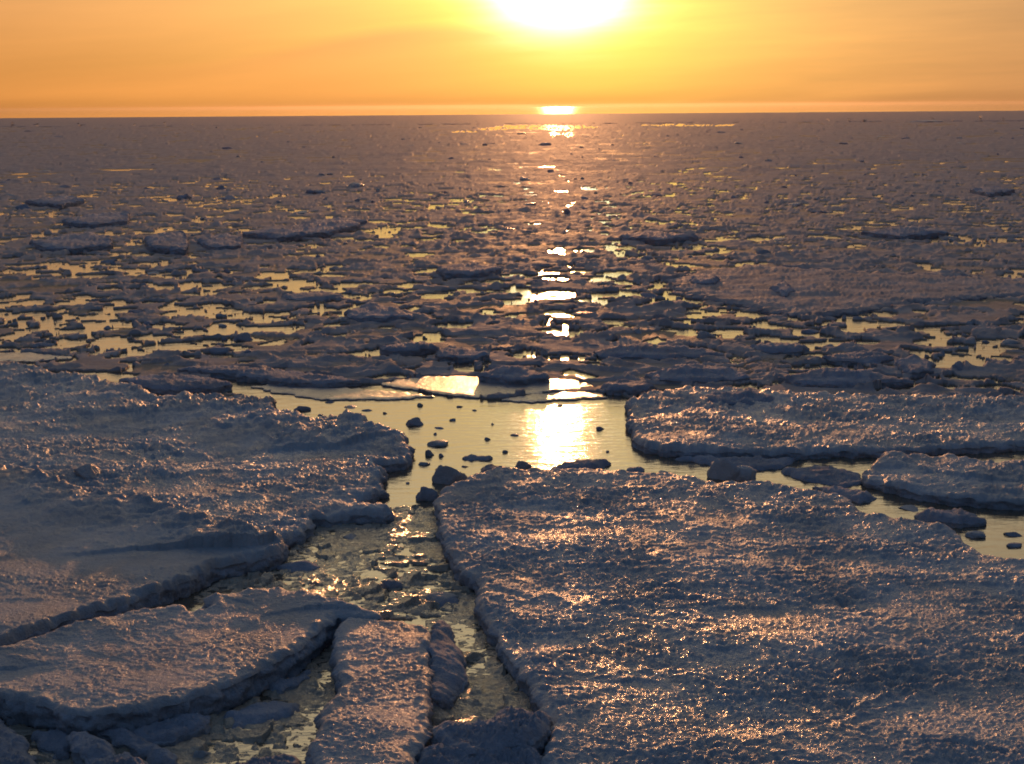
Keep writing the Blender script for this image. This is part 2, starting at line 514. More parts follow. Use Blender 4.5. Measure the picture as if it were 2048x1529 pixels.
    for k, t in enumerate(lv):
        z = zt + (bot - zt) * t
        bul = (0.03 * math.sin(math.pi * t) - 0.05 * t) * hs
        q = 0.0 if k == 0 else 1.0
        nzv = (0.05 * perlin(arc * 4, z * 9, seed + 60) + 0.045 * (ridged(arc * 11, z * 16, 3, seed + 61) - .5)) * hs
        off = q * (bul + nzv * (1 if t < .95 else .5))
        ring.append(np.column_stack([X - cx + nx * off, Y - cy + ny * off, z]))
    Vv = np.concatenate(ring)
    i = np.arange(nE); j = (i + 1) % nE
    fs = [np.column_stack([k * nE + i, (k + 1) * nE + i, (k + 1) * nE + j, k * nE + j]) for k in range(len(lv) - 1)]
    link('broken_edge', mesh_np('broken_edge', Vv, np.concatenate(fs), mat_edge), root)
    return root


# surface reliefs (metres)
def r_rough(amp, sc=1.0, seed=3):
    def f(x, y, d):
        wx = x + 0.12 * fbm(x * 2, y * 2, 2, seed + 30); wy = y + 0.12 * fbm(x * 2, y * 2, 2, seed + 31)
        a = ridged(wx * 3.2 * sc, wy * 5.0 * sc, 4, seed, 0.62) - 0.55
        b = fbm(x * 0.45, y * 0.6, 3, seed + 8)
        c = np.abs(fbm(wx * 11 * sc, wy * 17 * sc, 3, seed + 12, 0.65))
        m = 0.25 + 1.15 * sstep(-0.25, 0.30, fbm(x * 0.55, y * 0.8, 3, seed + 20))
        e = sstep(0.42, 0.62, ridged(x * 0.5, y * 0.7, 2, seed + 27))            # low pressed-up ridges
        return amp * (0.66 * a * m + 0.95 * b + 0.95 * c * (0.5 + 0.5 * m) + 0.6 * e * (0.5 + a)) * sstep(-0.02, 0.15, d)
    return f


def r_smooth(amp, seed=5):
    def f(x, y, d):
        m = 0.35 + 1.1 * sstep(-0.3, 0.3, fbm(x * 0.9, y * 1.3, 3, seed + 2))
        wx = x + 0.06 * fbm(x * 5, y * 5, 2, seed + 6); wy = y + 0.06 * fbm(x * 5, y * 5, 2, seed + 7)
        g = 0.30 * ridged(wx * 5, wy * 8, 4, seed + 4, 0.7) + 0.45 * fbm(wx * 14, wy * 22, 4, seed + 9, 0.7)
        e = sstep(0.50, 0.66, ridged(x * 0.7, y * 1.1, 2, seed + 27))
        return amp * (1.0 * fbm(x * 0.6, y * 0.8, 3, seed) + g * m + 0.5 * e * (0.4 + g)) * sstep(-0.02, 0.12, d)
    return f


# ------------------------------------------------------------------ the sea
rW = [0.0] + [2.0 * 1.35 ** k for k in range(28)]
vv = [(0, 0, 0)]; ff = []
nseg = 96
for r in rW[1:]:
    for k in range(nseg):
        a = 2 * math.pi * k / nseg
        vv.append((r * math.cos(a), r * math.sin(a), 0))
me = bpy.data.meshes.new('sea_water')
for k in range(nseg): ff.append((0, 1 + k, 1 + (k + 1) % nseg))
for q in range(len(rW) - 2):
    b0 = 1 + q * nseg; b1 = b0 + nseg
    for k in range(nseg):
        k2 = (k + 1) % nseg
        ff.append((b0 + k, b1 + k, b1 + k2, b0 + k2))
me.from_pydata(vv, [], ff); me.materials.append(M_WATER)
tag(link('water', me), 'still sea water shining gold between the floes', None, None, 'structure')

# ------------------------------------------------------------------ large floes, from the camera outwards
FL = []
floe('ice_floe', 'largest rough snow covered floe filling the lower right of the photo',
     [(883, 983), (918, 970), (952, 957), (1000, 947), (1084, 946), (1180, 944), (1279, 949), (1340, 955), (1430, 968), (1539, 974),
      (1625, 985), (1701, 1003), (1718, 1030), (1788, 1041), (1860, 1050), (1902, 1058), (1934, 1085), (1967, 1112), (2048, 1128),
      (2300, 1190), (2500, 1300), (2400, 1750), (1600, 1800), (1075, 1750), (1085, 1529), (1099, 1440), (1075, 1394), (1037, 1332),
      (1000, 1291), (978, 1250), (955, 1202), (957, 1160), (925, 1146), (904, 1114), (892, 1086), (878, 1055), (884, 1032), (869, 1003)],
     0.20, r_rough(0.055, 1.0, 3), M_SNOW, jag=0.05, seed=2, ridge=(0.08, 0.9))

floe('ice_floe', 'smooth oval floe with a thick dark front edge at the lower left',
     [(-250, 1345), (0, 1302), (150, 1254), (239, 1232), (290, 1222), (362, 1216), (386, 1228), (427, 1213), (403, 1201), (485, 1189),
      (540, 1182), (615, 1192), (670, 1203), (700, 1211), (762, 1222), (764, 1232), (700, 1232), (676, 1229), (643, 1255), (601, 1291),
      (533, 1327), (472, 1360), (410, 1384), (342, 1404), (260, 1418), (191, 1425), (130, 1425), (103, 1410), (51, 1397), (0, 1387), (-250, 1370)],
     0.30, r_smooth(0.022, 5), M_SMOOTH, jag=0.03, seed=6, rim=0.06, ridge=(0.07, 0.6))

floe('ice_floe', 'lower left floe with a bluish raised far rim and a long broken front edge',
     [(-350, 940), (0, 948), (60, 955), (100, 972), (150, 990), (200, 1005), (300, 1022), (380, 1040), (450, 1066), (520, 1078), (560, 1072), (578, 1084),
      (560, 1100), (500, 1112), (437, 1124), (376, 1151), (294, 1182), (246, 1202), (154, 1226), (68, 1257), (0, 1284), (-350, 1400)],
     0.26, r_smooth(0.030, 15), M_SMOOTH, jag=0.05, seed=8, rim=0.10, ridge=(0.20, 1.1))

floe('ice_floe', 'wide rough floe at the left with a ragged bank onto the open pool',
     [(-500, 738), (0, 741), (76, 749), (108, 760), (179, 765), (244, 781), (303, 800), (379, 811), (477, 811), (547, 814), (545, 834),
      (596, 842), (694, 846), (726, 850), (732, 862), (780, 866), (808, 870), (821, 898), (806, 918), (753, 925), (770, 945), (764, 975),
      (735, 985), (720, 998), (760, 1006), (786, 1016), (770, 1024), (700, 1022), (623, 1028), (618, 1048), (590, 1066), (560, 1082), (520, 1092), (450, 1082),
      (380, 1058), (300, 1040), (200, 1022), (100, 990), (-100, 980), (-500, 985)],
     0.20, r_rough(0.070, 0.8, 23), M_SNOW, jag=0.09, seed=10, rim=0.09, slump=0.08, ridge=(0.22, 1.8))

floe('ice_floe', 'long narrow snow strip floe running out of the bottom of the photo',
     [(684, 1240), (702, 1233), (764, 1238), (800, 1242), (850, 1248), (862, 1262), (857, 1300), (857, 1365), (856, 1430), (853, 1469), (838, 1496), (822, 1529),
      (812, 1640), (660, 1640), (655, 1560), (625, 1520), (612, 1492), (634, 1469), (637, 1441), (641, 1407), (660, 1397), (682, 1370),
      (678, 1346), (668, 1305), (672, 1264)],
     0.27, r_smooth(0.030, 35), M_SMOOTH, jag=0.03, seed=12, rim=0.05)

floe('ice_floe', 'dark edged rough floe right of the open pool',
     [(1257, 805), (1284, 797), (1300, 785), (1400, 783), (1480, 786), (1566, 792), (1700, 796), (1837, 798), (1950, 800), (2048, 803), (2500, 812),
      (2500, 868), (2048, 884), (1900, 891), (1800, 895), (1566, 899), (1403, 899), (1328, 895), (1290, 888), (1262, 875), (1266, 855), (1254, 845), (1262, 834), (1257, 822)],
     0.17, r_rough(0.075, 0.9, 43), M_SNOW, jag=0.09, seed=14, rim=0.08, slump=0.05, ridge=(0.10, 1.2))

floe('ice_floe', 'blue grey snow covered floe at the right edge below the dark edged floe',
     [(1725, 945), (1745, 930), (1772, 917), (1830, 919), (1891, 922), (1945, 930), (2048, 928), (2400, 932), (2400, 1010), (2048, 999), (1945, 994),
      (1880, 986), (1837, 980), (1772, 966), (1735, 957)],
     0.17, r_rough(0.065, 0.8, 53), M_SNOW, jag=0.07, seed=16, rim=0.06, slump=0.05, ridge=(0.12, 1.0))

floe('ice_floe', 'long flat floe with a dark slanting front edge at the right, far behind the pool',
     [(1640, 630), (1749, 616), (1874, 600), (2048, 588), (2400, 575), (2400, 552), (2048, 556), (1900, 552), (1700, 541), (1500, 531), (1400, 540), (1330, 560),
      (1360, 580), (1400, 596), (1470, 606), (1550, 624)],
     0.10, r_rough(0.075, 0.6, 63), M_BRASH, jag=0.30, seed=18, rim=0.06, lod=1.3)

thin = [
    ([(761, 768), (800, 757), (860, 752), (937, 752), (1050, 754), (1150, 760), (1191, 771), (1130, 780), (1040, 788), (986, 790), (947, 794), (888, 788), (820, 776)],
     'pointed thin ice plate at the far end of the open pool', 0.045),
    ([(503, 772), (540, 768), (620, 772), (700, 776), (800, 784), (869, 792), (800, 797), (720, 799), (634, 797), (560, 785)],
     'dark rimmed thin ice plate left of the pointed plate', 0.035),
    ([(1005, 799), (1060, 788), (1130, 783), (1195, 784), (1216, 793), (1150, 799), (1060, 803)],
     'small thin ice plate just above the sun glare on the pool', 0.035),
    ([(-200, 700), (60, 705), (150, 715), (60, 722), (-200, 724)], 'thin grey plate at the left edge beyond the rough floe', 0.05),
    ([(240, 755), (300, 748), (380, 750), (440, 758), (466, 766), (430, 775), (350, 778), (290, 772)],
     'low dark lumpy floe floating behind the left floe', 0.16),
    ([(350, 735), (450, 730), (560, 738), (660, 750), (720, 758), (640, 766), (560, 760), (470, 748)],
     'long dark ridge of ice beyond the left plate', 0.15),
]
for i, (p, l, h) in enumerate(thin):
    rf = r_smooth(0.012, 70 + i) if h < 0.12 else r_rough(0.07, 0.8, 80 + i)
    floe('ice_plate' if h < 0.12 else 'ice_floe', l, p, h, rf, M_THIN if h < 0.12 else M_BLOCK, M_EDGE, jag=0.10, seed=90 + i,
         cat='ice plate' if h < 0.12 else 'ice floe', rim=0.015 if h < .12 else 0.04, lod=1.2)

small = [
    ([(1831, 1028), (1864, 1018), (1920, 1018), (1950, 1024), (1972, 1036), (1918, 1045), (1860, 1038)], 'small dark oval floe in the water at the right edge', 0.10),
    ([(923, 912), (950, 908), (988, 912), (980, 917), (940, 918)], 'flat dark cake of ice drifting in the middle of the pool', 0.05),
    ([(962, 934), (990, 931), (1025, 934), (1022, 944), (975, 946), (960, 944)], 'flat slab touching the far left corner of the largest floe', 0.12),
    ([(1105, 932), (1150, 924), (1205, 920), (1225, 923), (1190, 934), (1120, 940)], 'low sunlit slab under the sun glare at the near end of the pool', 0.06),
    ([(1252, 934), (1280, 930), (1297, 934), (1280, 940), (1256, 941)], 'small flat cake right of the sunlit slab', 0.06),
    ([(1560, 938), (1640, 930), (1720, 945), (1730, 962), (1690, 970), (1600, 955)], 'slushy low plate between the dark edged floe and the blue grey floe', 0.05),
    ([(1340, 912), (1500, 915), (1600, 914), (1560, 930), (1500, 938), (1420, 925)], 'dark shelf of ice under the front of the dark edged floe', 0.06),
    ([(1620, 968), (1700, 975), (1760, 990), (1720, 1000), (1660, 985)], 'thin slush plate behind the far right corner of the largest floe', 0.06),
    ([(870, 700), (900, 694), (960, 698), (975, 706), (930, 713), (880, 710)], 'dark low floe beyond the pointed plate, left of the glitter', 0.18),
    ([(960, 748), (985, 738), (1040, 734), (1090, 742), (1100, 750), (1030, 756)], 'dark mound of ice on the far side of the pointed plate', 0.22),
    ([(1205, 768), (1240, 758), (1290, 760), (1310, 770), (1260, 778), (1215, 776)], 'dark lump floe at the upper right corner of the pool', 0.15),
    ([(1400, 792), (1440, 785), (1520, 786), (1560, 796), (1500, 806), (1430, 804)], 'low mound lying on top of the dark edged floe', 0.34),
    ([(1640, 712), (1700, 704), (1770, 706), (1790, 714), (1740, 721), (1670, 719)], 'dark low floe above the bright puddle at the right', 0.14),
    ([(1790, 722), (1830, 712), (1870, 720), (1865, 738), (1820, 742)], 'rounded dark floe right of the bright puddle', 0.18),
    ([(1560, 752), (1640, 744), (1760, 748), (1830, 758), (1740, 766), (1600, 764)], 'long dark floe in front of the bright puddle', 0.15),
    ([(1180, 700), (1290, 694), (1420, 700), (1450, 708), (1330, 714), (1210, 710)], 'long low floe right of the sun glitter', 0.12),
    ([(1290, 745), (1400, 735), (1480, 740), (1500, 752), (1400, 760), (1310, 756)], 'dark ridged floe between the glitter and the right hand floe', 0.14),
    ([(1500, 690), (1560, 684), (1620, 690), (1600, 698), (1530, 700)], 'dark small floe left of the bright puddle', 0.15),
    ([(60, 480), (170, 470), (220, 474), (222, 488), (150, 496), (90, 494)], 'dark blue raised floe far out at the left, in front of its neighbour', 0.36),
    ([(290, 470), (365, 463), (376, 478), (370, 498), (300, 492)], 'dark blue tilted block floe beside the far left yellow puddle', 0.42),
    ([(125, 436), (200, 428), (258, 424), (255, 440), (190, 447), (135, 444)], 'dark blue slab farther out at the left', 0.40),
    ([(480, 462), (560, 458), (700, 440), (722, 446), (660, 462), (560, 472)], 'long dark blue floe left of centre in the far ice', 0.40),
    ([(395, 478), (440, 468), (485, 474), (482, 490), (420, 492)], 'dull blue floe in a gap of the far ice left of centre', 0.35),
    ([(600, 445), (700, 435), (735, 440), (660, 452)], 'thin dark blue floe overlapping the long one left of centre', 0.35),
    ([(50, 400), (130, 392), (170, 398), (120, 408)], 'small dark blue floe near the far left edge', 0.45),
    ([(1940, 378), (1990, 372), (2030, 378), (1980, 386)], 'small teal floe near the far right edge', 0.45),
    ([(1720, 462), (1850, 455), (1900, 462), (1800, 470)], 'flat purple floe far out at the right', 0.35),
    ([(1240, 470), (1300, 464), (1400, 470), (1320, 478)], 'flat dark floe right of the far glitter', 0.30),
    ([(1380, 555), (1410, 545), (1440, 553), (1430, 563), (1390, 564)], 'dark knob standing on the long flat floe', 0.22),
    ([(1540, 575), (1565, 560), (1590, 575), (1570, 588)], 'dark cone of ice on the long flat floe', 0.22),
    ([(870, 535), (940, 528), (1010, 534), (960, 545), (890, 545)], 'dark humped floe just left of the second glitter patch', 0.25),
    ([(560, 590), (640, 582), (690, 590), (650, 598), (580, 598)], 'brown low floe in the left hand puddled ice', 0.10),
    ([(690, 620), (740, 608), (790, 616), (830, 628), (760, 634), (700, 632)], 'dark floe right of the large left hand puddles', 0.20),
    ([(760, 690), (850, 684), (880, 690), (830, 698), (770, 698)], 'narrow dark floe left of the glittering gap', 0.18),
]
for i, (p, l, h) in enumerate(small):
    if h > 0.3: h *= 0.72
    floe('ice_floe', l, p, h, r_rough(0.05 + 0.10 * h, 0.8, 120 + i), M_BLOCK, M_EDGE, jag=0.05 + 0.15 * h, seed=150 + i, rim=0.05, lod=1.2,
         keep=h < 0.2, slump=0.3 * h, ridge=(0.7 * h, 0.8 + 2 * h) if h > .11 else None)


# ------------------------------------------------------------------ brash ice sheets
def pw(pts):
    P = np.array(pts, float)
    return ground(P[:, 0], P[:, 1], 0.0)


OPEN = [  # stretches of open water (pixel outlines on the water plane)
    [(552, 842), (560, 815), (520, 800), (430, 785), (415, 770), (425, 752), (470, 745), (520, 765), (700, 770), (790, 770), (880, 797), (1000, 800), (1215, 790), (1240, 792),
     (1262, 800), (1270, 935), (1430, 958), (1530, 970), (1560, 985), (1400, 975), (1200, 960), (960, 960), (890, 990), (865, 1020), (790, 1010), (760, 985), (700, 960), (600, 900)],
    [(1300, 925), (1550, 940), (1740, 915), (1760, 900), (2300, 905), (2300, 935), (1740, 940), (1700, 960), (1560, 965), (1440, 955)],
    [(1640, 975), (1720, 1000), (1860, 1010), (2300, 1020), (2300, 1160), (1960, 1120), (1900, 1060), (1700, 1030)],
    [(70, 745), (240, 745), (250, 756), (100, 762)],
    [(1560, 728), (1575, 712), (1640, 708), (1690, 722), (1790, 733), (1780, 745), (1700, 746), (1600, 742)],
    [(1690, 650), (1760, 645), (1810, 655), (1790, 665), (1710, 664)],
    [(890, 722), (960, 715), (985, 728), (975, 742), (920, 748), (900, 738)],
    [(960, 705), (1060, 700), (1160, 712), (1240, 716), (1200, 725), (1040, 722)],
    [(1110, 750), (1140, 740), (1200, 756), (1180, 766), (1120, 760)],
    [(1450, 776), (1500, 768), (1545, 776), (1530, 784), (1470, 782)],
    [(1860, 775), (1900, 768), (2010, 772), (2048, 782), (2040, 790), (1900, 784)],
    [(1800, 655), (1960, 650), (2048, 640), (2048, 650), (1900, 665)],
    [(600, 612), (640, 608), (690, 625), (680, 634), (630, 628)],
    [(410, 655), (440, 646), (490, 655), (460, 668), (420, 668)],
    [(150, 680), (190, 674), (225, 682), (200, 690), (160, 688)],
    [(640, 648), (680, 641), (725, 648), (700, 655), (650, 655)],
    [(250, 487), (270, 482), (305, 486), (290, 493), (255, 493)],
    [(300, 530), (320, 520), (350, 530), (330, 538), (305, 536)],
    [(0, 545), (20, 538), (40, 544), (20, 552)], [(590, 495), (620, 490), (660, 493), (620, 499)],
    [(1840, 475), (1900, 470), (1960, 474), (1982, 492), (1955, 496), (1930, 482), (1860, 482)],
    [(1490, 478), (1520, 473), (1545, 477), (1520, 484)], [(1200, 492), (1240, 487), (1290, 502), (1300, 520), (1240, 518)],
    [(1450, 530), (1500, 524), (1530, 530), (1490, 535)], [(1095, 498), (1130, 495), (1130, 512), (1100, 512)],
    [(1160, 375), (1190, 374), (1195, 380), (1165, 381)],
    [(1075, 650), (1100, 635), (1150, 640), (1160, 655), (1110, 670)],
    [(950, 259), (1010, 251), (1090, 250), (1180, 252), (1200, 256), (1120, 262), (1040, 258), (980, 261)],
    [(1260, 252), (1330, 249), (1470, 249), (1466, 252), (1360, 253)], [(900, 262), (950, 262), (960, 265), (905, 266)],
    [(1095, 266), (1110, 263), (1120, 270), (1105, 275)], [(1125, 268), (1145, 265), (1150, 272), (1135, 275)],
    [(560, 575), (580, 572), (585, 582), (565, 582)], [(780, 605), (800, 600), (825, 606), (800, 612)],
    [(380, 440), (400, 434), (415, 445), (395, 450)], [(850, 412), (880, 408), (890, 420), (860, 422)],
]

ROWPX = 1.6
def brash(name, label, y0, y1, x0, x1, hfun, mat, rstep=1.0, openw=True, inside=None, cat=None):
    # rows by depression of the view, columns by azimuth; spacing follows distance
    pys = np.arange(y1, y0, -ROWPX * rstep)
    gx_, gy_ = ground(np.full(len(pys), 1024.0), pys)
    V = np.log(np.hypot(gx_, gy_))
    ua = math.atan((x0 - CX) / F); ub = math.atan((x1 - CX) / F)
    U = np.arange(ua, ub, 1 / 1350 * 1.1 * rstep)
    r = np.exp(V)[:, None]
    rj = np.random.default_rng(5).random((len(V), len(U))) - .5
    X = r * np.sin(U)[None, :] * (1 + 0 * rj); Y = r * np.cos(U)[None, :] * np.ones_like(X)
    Hh = hfun(X, Y)
    if openw:
        torn = (fbm(X * 1.5, Y * 1.1, 4, 801) > 0.10) | (ridged(X * 1.1, Y * 1.6, 2, 802) > 0.86)
        for ip, p in enumerate(OPEN):
            px, py = pw(p)
            # tear the outline
            msk = inside_polar(px, py, U, V)
            if ip > 3: msk &= ~torn
            Hh = np.where(msk, np.minimum(Hh, -0.10 + 0.4 * np.maximum(Hh - 0.10, 0)), Hh)
    for (px, py) in FLOE_POLYS:
        msk = inside_polar(px, py, U, V)
        Hh = np.where(msk, -0.2, Hh)
    if inside is not None:
        px, py = pw(inside)
        Hh = np.where(inside_polar(px, py, U, V), Hh, -0.2)
    nv, nu = Hh.shape
    idx = np.arange(nv * nu).reshape(nv, nu)
    q = np.stack([idx[:-1, :-1], idx[:-1, 1:], idx[1:, 1:], idx[1:, :-1]], -1).reshape(-1, 4)
    hz = Hh.ravel()
    keep = (hz[q] > -0.03).any(1)
    q = q[keep]
    used, inv = np.unique(q, return_inverse=True)
    q = inv.reshape(-1, 4)
    Vt = np.column_stack([X.ravel()[used], Y.ravel()[used], hz[used]])
    return tag(link(name, mesh_np(name, Vt, q, mat)), label, cat, None, 'stuff')


def h_mid(X, Y):
    r = np.hypot(X, Y)
    wx = X + 0.55 * fbm(X * 0.9, Y * 0.9, 3, 301) + 0.10 * fbm(X * 5, Y * 5, 2, 303)
    wy = Y + 0.55 * fbm(X * 0.9, Y * 0.9, 3, 302) + 0.10 * fbm(X * 5, Y * 5, 2, 304)
    e1, id1, ox1, oy1 = voronoi(wx / 2.6, wy / 2.2, 311)              # thin plates frozen together
    e2, id2, ox2, oy2 = voronoi(wx / 0.85 + 9, wy / 0.95, 312)        # pieces and puddles between them
    e5, id5, ox5, oy5 = voronoi(wx / 0.40 + 3, wy / 0.45, 313)
    plate = 0.030 + 0.035 * id1 ** 2 + oy1 * (id1 - .5) * 0.06 + 0.014 * fbm(X * 3, Y * 5, 4, 315, .65)
    rim = np.exp(-(e1 / 0.07) ** 2) * (0.06 + 0.10 * np.maximum(0, fbm(X * 0.7, Y * 0.9, 3, 316) + .1))
    rub = 0.035 + 0.075 * id2 ** 2 + (oy2 * (id2 - .4) + ox2 * ((id2 * 5) % 1 - .5)) * 0.12 + 0.05 * ridged(X * 2.6, Y * 3.4, 4, 317, .65) - .015
    rub = np.where(e2 < 0.10, rub - 0.05, rub) + 0.04 * (id5 - .5)
    belt = np.exp(-((r - 44) / 16) ** 2) * sstep(5, -7, X)
    mix = sstep(0.02, 0.20, fbm(X * 0.30, Y * 0.42, 4, 330)) * (1 - 0.55 * belt)
    h = plate * (1 - mix) + rub * mix + rim * (1 - .6 * mix)
    lump = np.maximum(0, ridged(X * 0.35, Y * 0.75, 3, 340) - 0.66) * 0.45 * (1 - 0.5 * belt)
    h = h + lump * sstep(-.1, .25, fbm(X * 0.2, Y * 0.25, 2, 345))
    # puddles: whole cells left open, many in the belt on the left and round the pool, few far out
    dens = 0.075 + 0.07 * np.exp(-((r - 44) / 14) ** 2) * sstep(3, -8, X) + 0.06 * np.exp(-((r - 38) / 9) ** 2)
    dens = dens * (1 - sstep(75, 145, r))
    dens = dens * (1 - 0.85 * np.exp(-((np.degrees(np.arctan2(X, Y)) - 1.9) / 3.0) ** 2) * sstep(45, 60, r))
    dens = dens * (0.4 + 1.3 * sstep(-.3, .3, fbm(X * 0.12, Y * 0.1, 2, 363)))
    rp_ = (id2 * 37.7) % 1
    pud = (rp_ < dens) & (e2 > 0.05)
    pud |= ((id5 * 91.3) % 1 < dens * 0.7) & (e5 > 0.04)
    e6, id6, ox6, oy6 = voronoi(wx / 1.05 + 5, wy / 1.25, 318)
    pud |= ((id6 * 71.9) % 1 < dens * 1.25) & (e6 > 0.14 + 0.1 * fbm(X * 4, Y * 4, 2, 319))
    gap = (fbm(X * 0.55 + 9, Y * 0.60 + 5, 4, 362) > 0.63 - 0.75 * dens) & (dens > 0.02)
    h = np.where(pud | gap, -0.08, h)
    far = sstep(70, 150, r)
    e3, id3, ox3, oy3 = voronoi(X / 4.5 + 0.3 * fbm(X * .3, Y * .3, 3, 371), Y / 6.0, 372)
    e4, id4, ox4, oy4 = voronoi(X / 12.0, Y / 30.0, 373)
    hf = 0.04 + 0.10 * id3 ** 2 - 0.03 * (e3 < 0.10) + 0.10 * id4 ** 3 + 0.08 * fbm(X * 0.25, Y * 0.10, 3, 375) + oy3 * (id3 - .5) * 0.42 + 0.05 * fbm(X * 0.6, Y * 0.3, 3, 376)
    hf = hf + 0.55 * np.maximum(0, ridged(X * 0.12, Y * 0.06, 3, 377) - 0.72)
    hf = np.maximum(hf, 0.012 * sstep(110, 180, r) - 0.02 * (1 - sstep(110, 180, r)))
    return np.where(h < -0.05, h, h * (1 - far) + hf * far)


brash('brash_ice', 'broken brash ice and small plates packed out towards the horizon', 240.0, 800, -260, 2310, h_mid, M_BRASH)


def h_far(X, Y):
    r = np.hypot(X, Y)
    return 0.05 + 0.05 * fbm(X * 0.02, Y * 0.02, 3, 400) + 0.03 * ridged(X * 0.2, Y * 0.2, 3, 401)


def h_near(X, Y):
    e, i, ox, oy = voronoi((X + .1 * fbm(X * 3, Y * 3, 2, 5)) / 0.30, Y / 0.26, 411)
    e2, i2, ox2, oy2 = voronoi(X / 0.11, Y / 0.10, 412)
    p = -0.035 + 0.06 * i + ox * (i - .5) * 0.10 + oy * ((i * 7) % 1 - .5) * 0.16
    p = np.where(e < 0.12, p - 0.04, p)
    p = p * 1.5 + 0.012
    s = -0.03 + 0.045 * i2 + oy2 * (i2 - .5) * .06
    h = np.maximum(p * sstep(-.2, .15, fbm(X * 1.1, Y * 1.1, 2, 415)) - 0.008, s * 1.3 - 0.012)
    return h + 0.019 + 0.020 * fbm(X * 9, Y * 12, 3, 420) + 0.035 * fbm(X * 0.8, Y * 0.8, 2, 422)


brash('brash_ice', 'wet crumbled brash ice in the channel between the large floes', 1010, 1560, 350, 1130, h_near, M_SLUSH, 0.8,
      inside=[(640, 1052), (790, 1020), (865, 1015), (885, 1060), (900, 1120), (960, 1170), (970, 1240), (1010, 1310), (1090, 1400),
              (1110, 1560), (820, 1560), (845, 1420), (850, 1240), (760, 1240), (640, 1210), (540, 1190), (420, 1215), (380, 1200), (480, 1140), (600, 1085)])
brash('brash_ice', 'dark brash ice and slush below the smooth oval floe', 1250, 1600, -200, 700, h_near, M_SLUSH, 0.8,
      inside=[(-200, 1400), (200, 1440), (450, 1400), (640, 1300), (672, 1250), (690, 1300), (650, 1600), (-200, 1600)])


# flat far ice sheet whose edge meets the open water
def far_sheet():
    xs = np.linspace(-500, 2550, 500)
    back = np.array([(x, 237 - 15 * x / 2048.0) for x in xs])
    bx, by = ground(back[:, 0], back[:, 1])
    by = by * (1 + 0.02 * fbm(xs * 0.02, xs * 0, 3, 6))
    front = np.array([(x, 255.0 - 12 * x / 2048.0) for x in xs])
    fx, fy = ground(front[:, 0], front[:, 1])
    fy = fy * (1 + 0.04 * fbm(xs * 0.03, xs * 0, 3, 9))
    rows = []
    for t in np.linspace(0, 1, 30):
        X = fx + (bx - fx) * t; Y = fy + (by - fy) * t
        Z = 0.10 + 0.08 * fbm(X * 0.05, Y * 0.03, 3, 8) * (t > 0) * (t < 1)
        rows.append(np.column_stack([X, Y, Z]))
    rows.insert(0, np.column_stack([fx, fy - 0.2, fx * 0 - 0.1])); rows.append(np.column_stack([bx, by + 0.2, bx * 0 - 0.1]))
    n = len(xs); V = np.concatenate(rows)
    i = np.arange(n - 1)
    f = np.concatenate([np.column_stack([k * n + i, k * n + i + 1, (k + 1) * n + i + 1, (k + 1) * n + i]) for k in range(len(rows) - 1)])
    o = link('ice_sheet', mesh_np('ice_sheet', V, f, M_BRASH))
    tag(o, 'flat brown ice sheet along the horizon in front of open water', 'ice sheet')


far_sheet()


# ------------------------------------------------------------------ loose chunks
def chunk_mesh(name, seed, flat, mat, sub=3, nplanes=14):
    rg = np.random.default_rng(seed)
    bm = bmesh.new(); bmesh.ops.create_icosphere(bm, subdivisions=sub, radius=1.0)
    P = np.array([v.co[:] for v in bm.verts])
    pn = rg.normal(size=(nplanes, 3)); pn /= np.linalg.norm(pn, axis=1, keepdims=True)
    pd = 0.62 + 0.38 * rg.random(nplanes)
    dots = P @ pn.T
    rr = np.where(dots > 0.05, pd / np.maximum(dots, 0.05), 9).min(1)
    rr = np.minimum(rr, 1.25)
    rr = rr * (1 + 0.10 * perlin(P[:, 0] * 3 + P[:, 2] * 2, P[:, 1] * 3 - P[:, 2], seed) + 0.05 * perlin(P[:, 0] * 8, P[:, 1] * 8 + P[:, 2] * 8, seed + 1))
    P = P * rr[:, None]
    P[:, 2] = np.maximum(P[:, 2], -0.45) * flat
    for v, p in zip(bm.verts, P): v.co = p
    for f in bm.faces: f.smooth = True
    me = bpy.data.meshes.new(name); bm.to_mesh(me); bm.free(); me.materials.append(mat)
    return me


CH = [chunk_mesh('ice_chunk', 500 + k, fl, M_BLOCK if k % 2 else M_SMOOTH, 4 if k < 6 else 3, 10 + k) for k, fl in
      enumerate((0.6, 0.45, 0.35, 0.7, 0.3, 0.5, 0.55, 0.25, 0.4, 0.32))]


def chunk(px, py, wpx, hm, label, k, rz=None, asp=0.8, base=0.0, group=None, tiltx=0.0, tilty=0.0, name='ice_chunk', cat='ice chunk'):
    x, y = ground(px, py, base)
    x = float(x); y = float(y)
    w = wpx * math.sqrt(x * x + y * y + 36) / F / 2
    o = bpy.data.objects.new(name, CH[k % len(CH)]); COL.objects.link(o)
    o.location = (x, y + w * asp * 0.5, base)
    fl = (0.6, 0.45, 0.35, 0.7, 0.3, 0.5, 0.55, 0.25, 0.4, 0.32)[k % 10]
    o.scale = (w, w * asp, min(hm * 0.7, w * 0.8) / (0.8 * fl))
    o.rotation_euler = (tiltx, tilty, rz if rz is not None else random.uniform(-.5, .5))
    tag(o, label, cat, group)
    return o


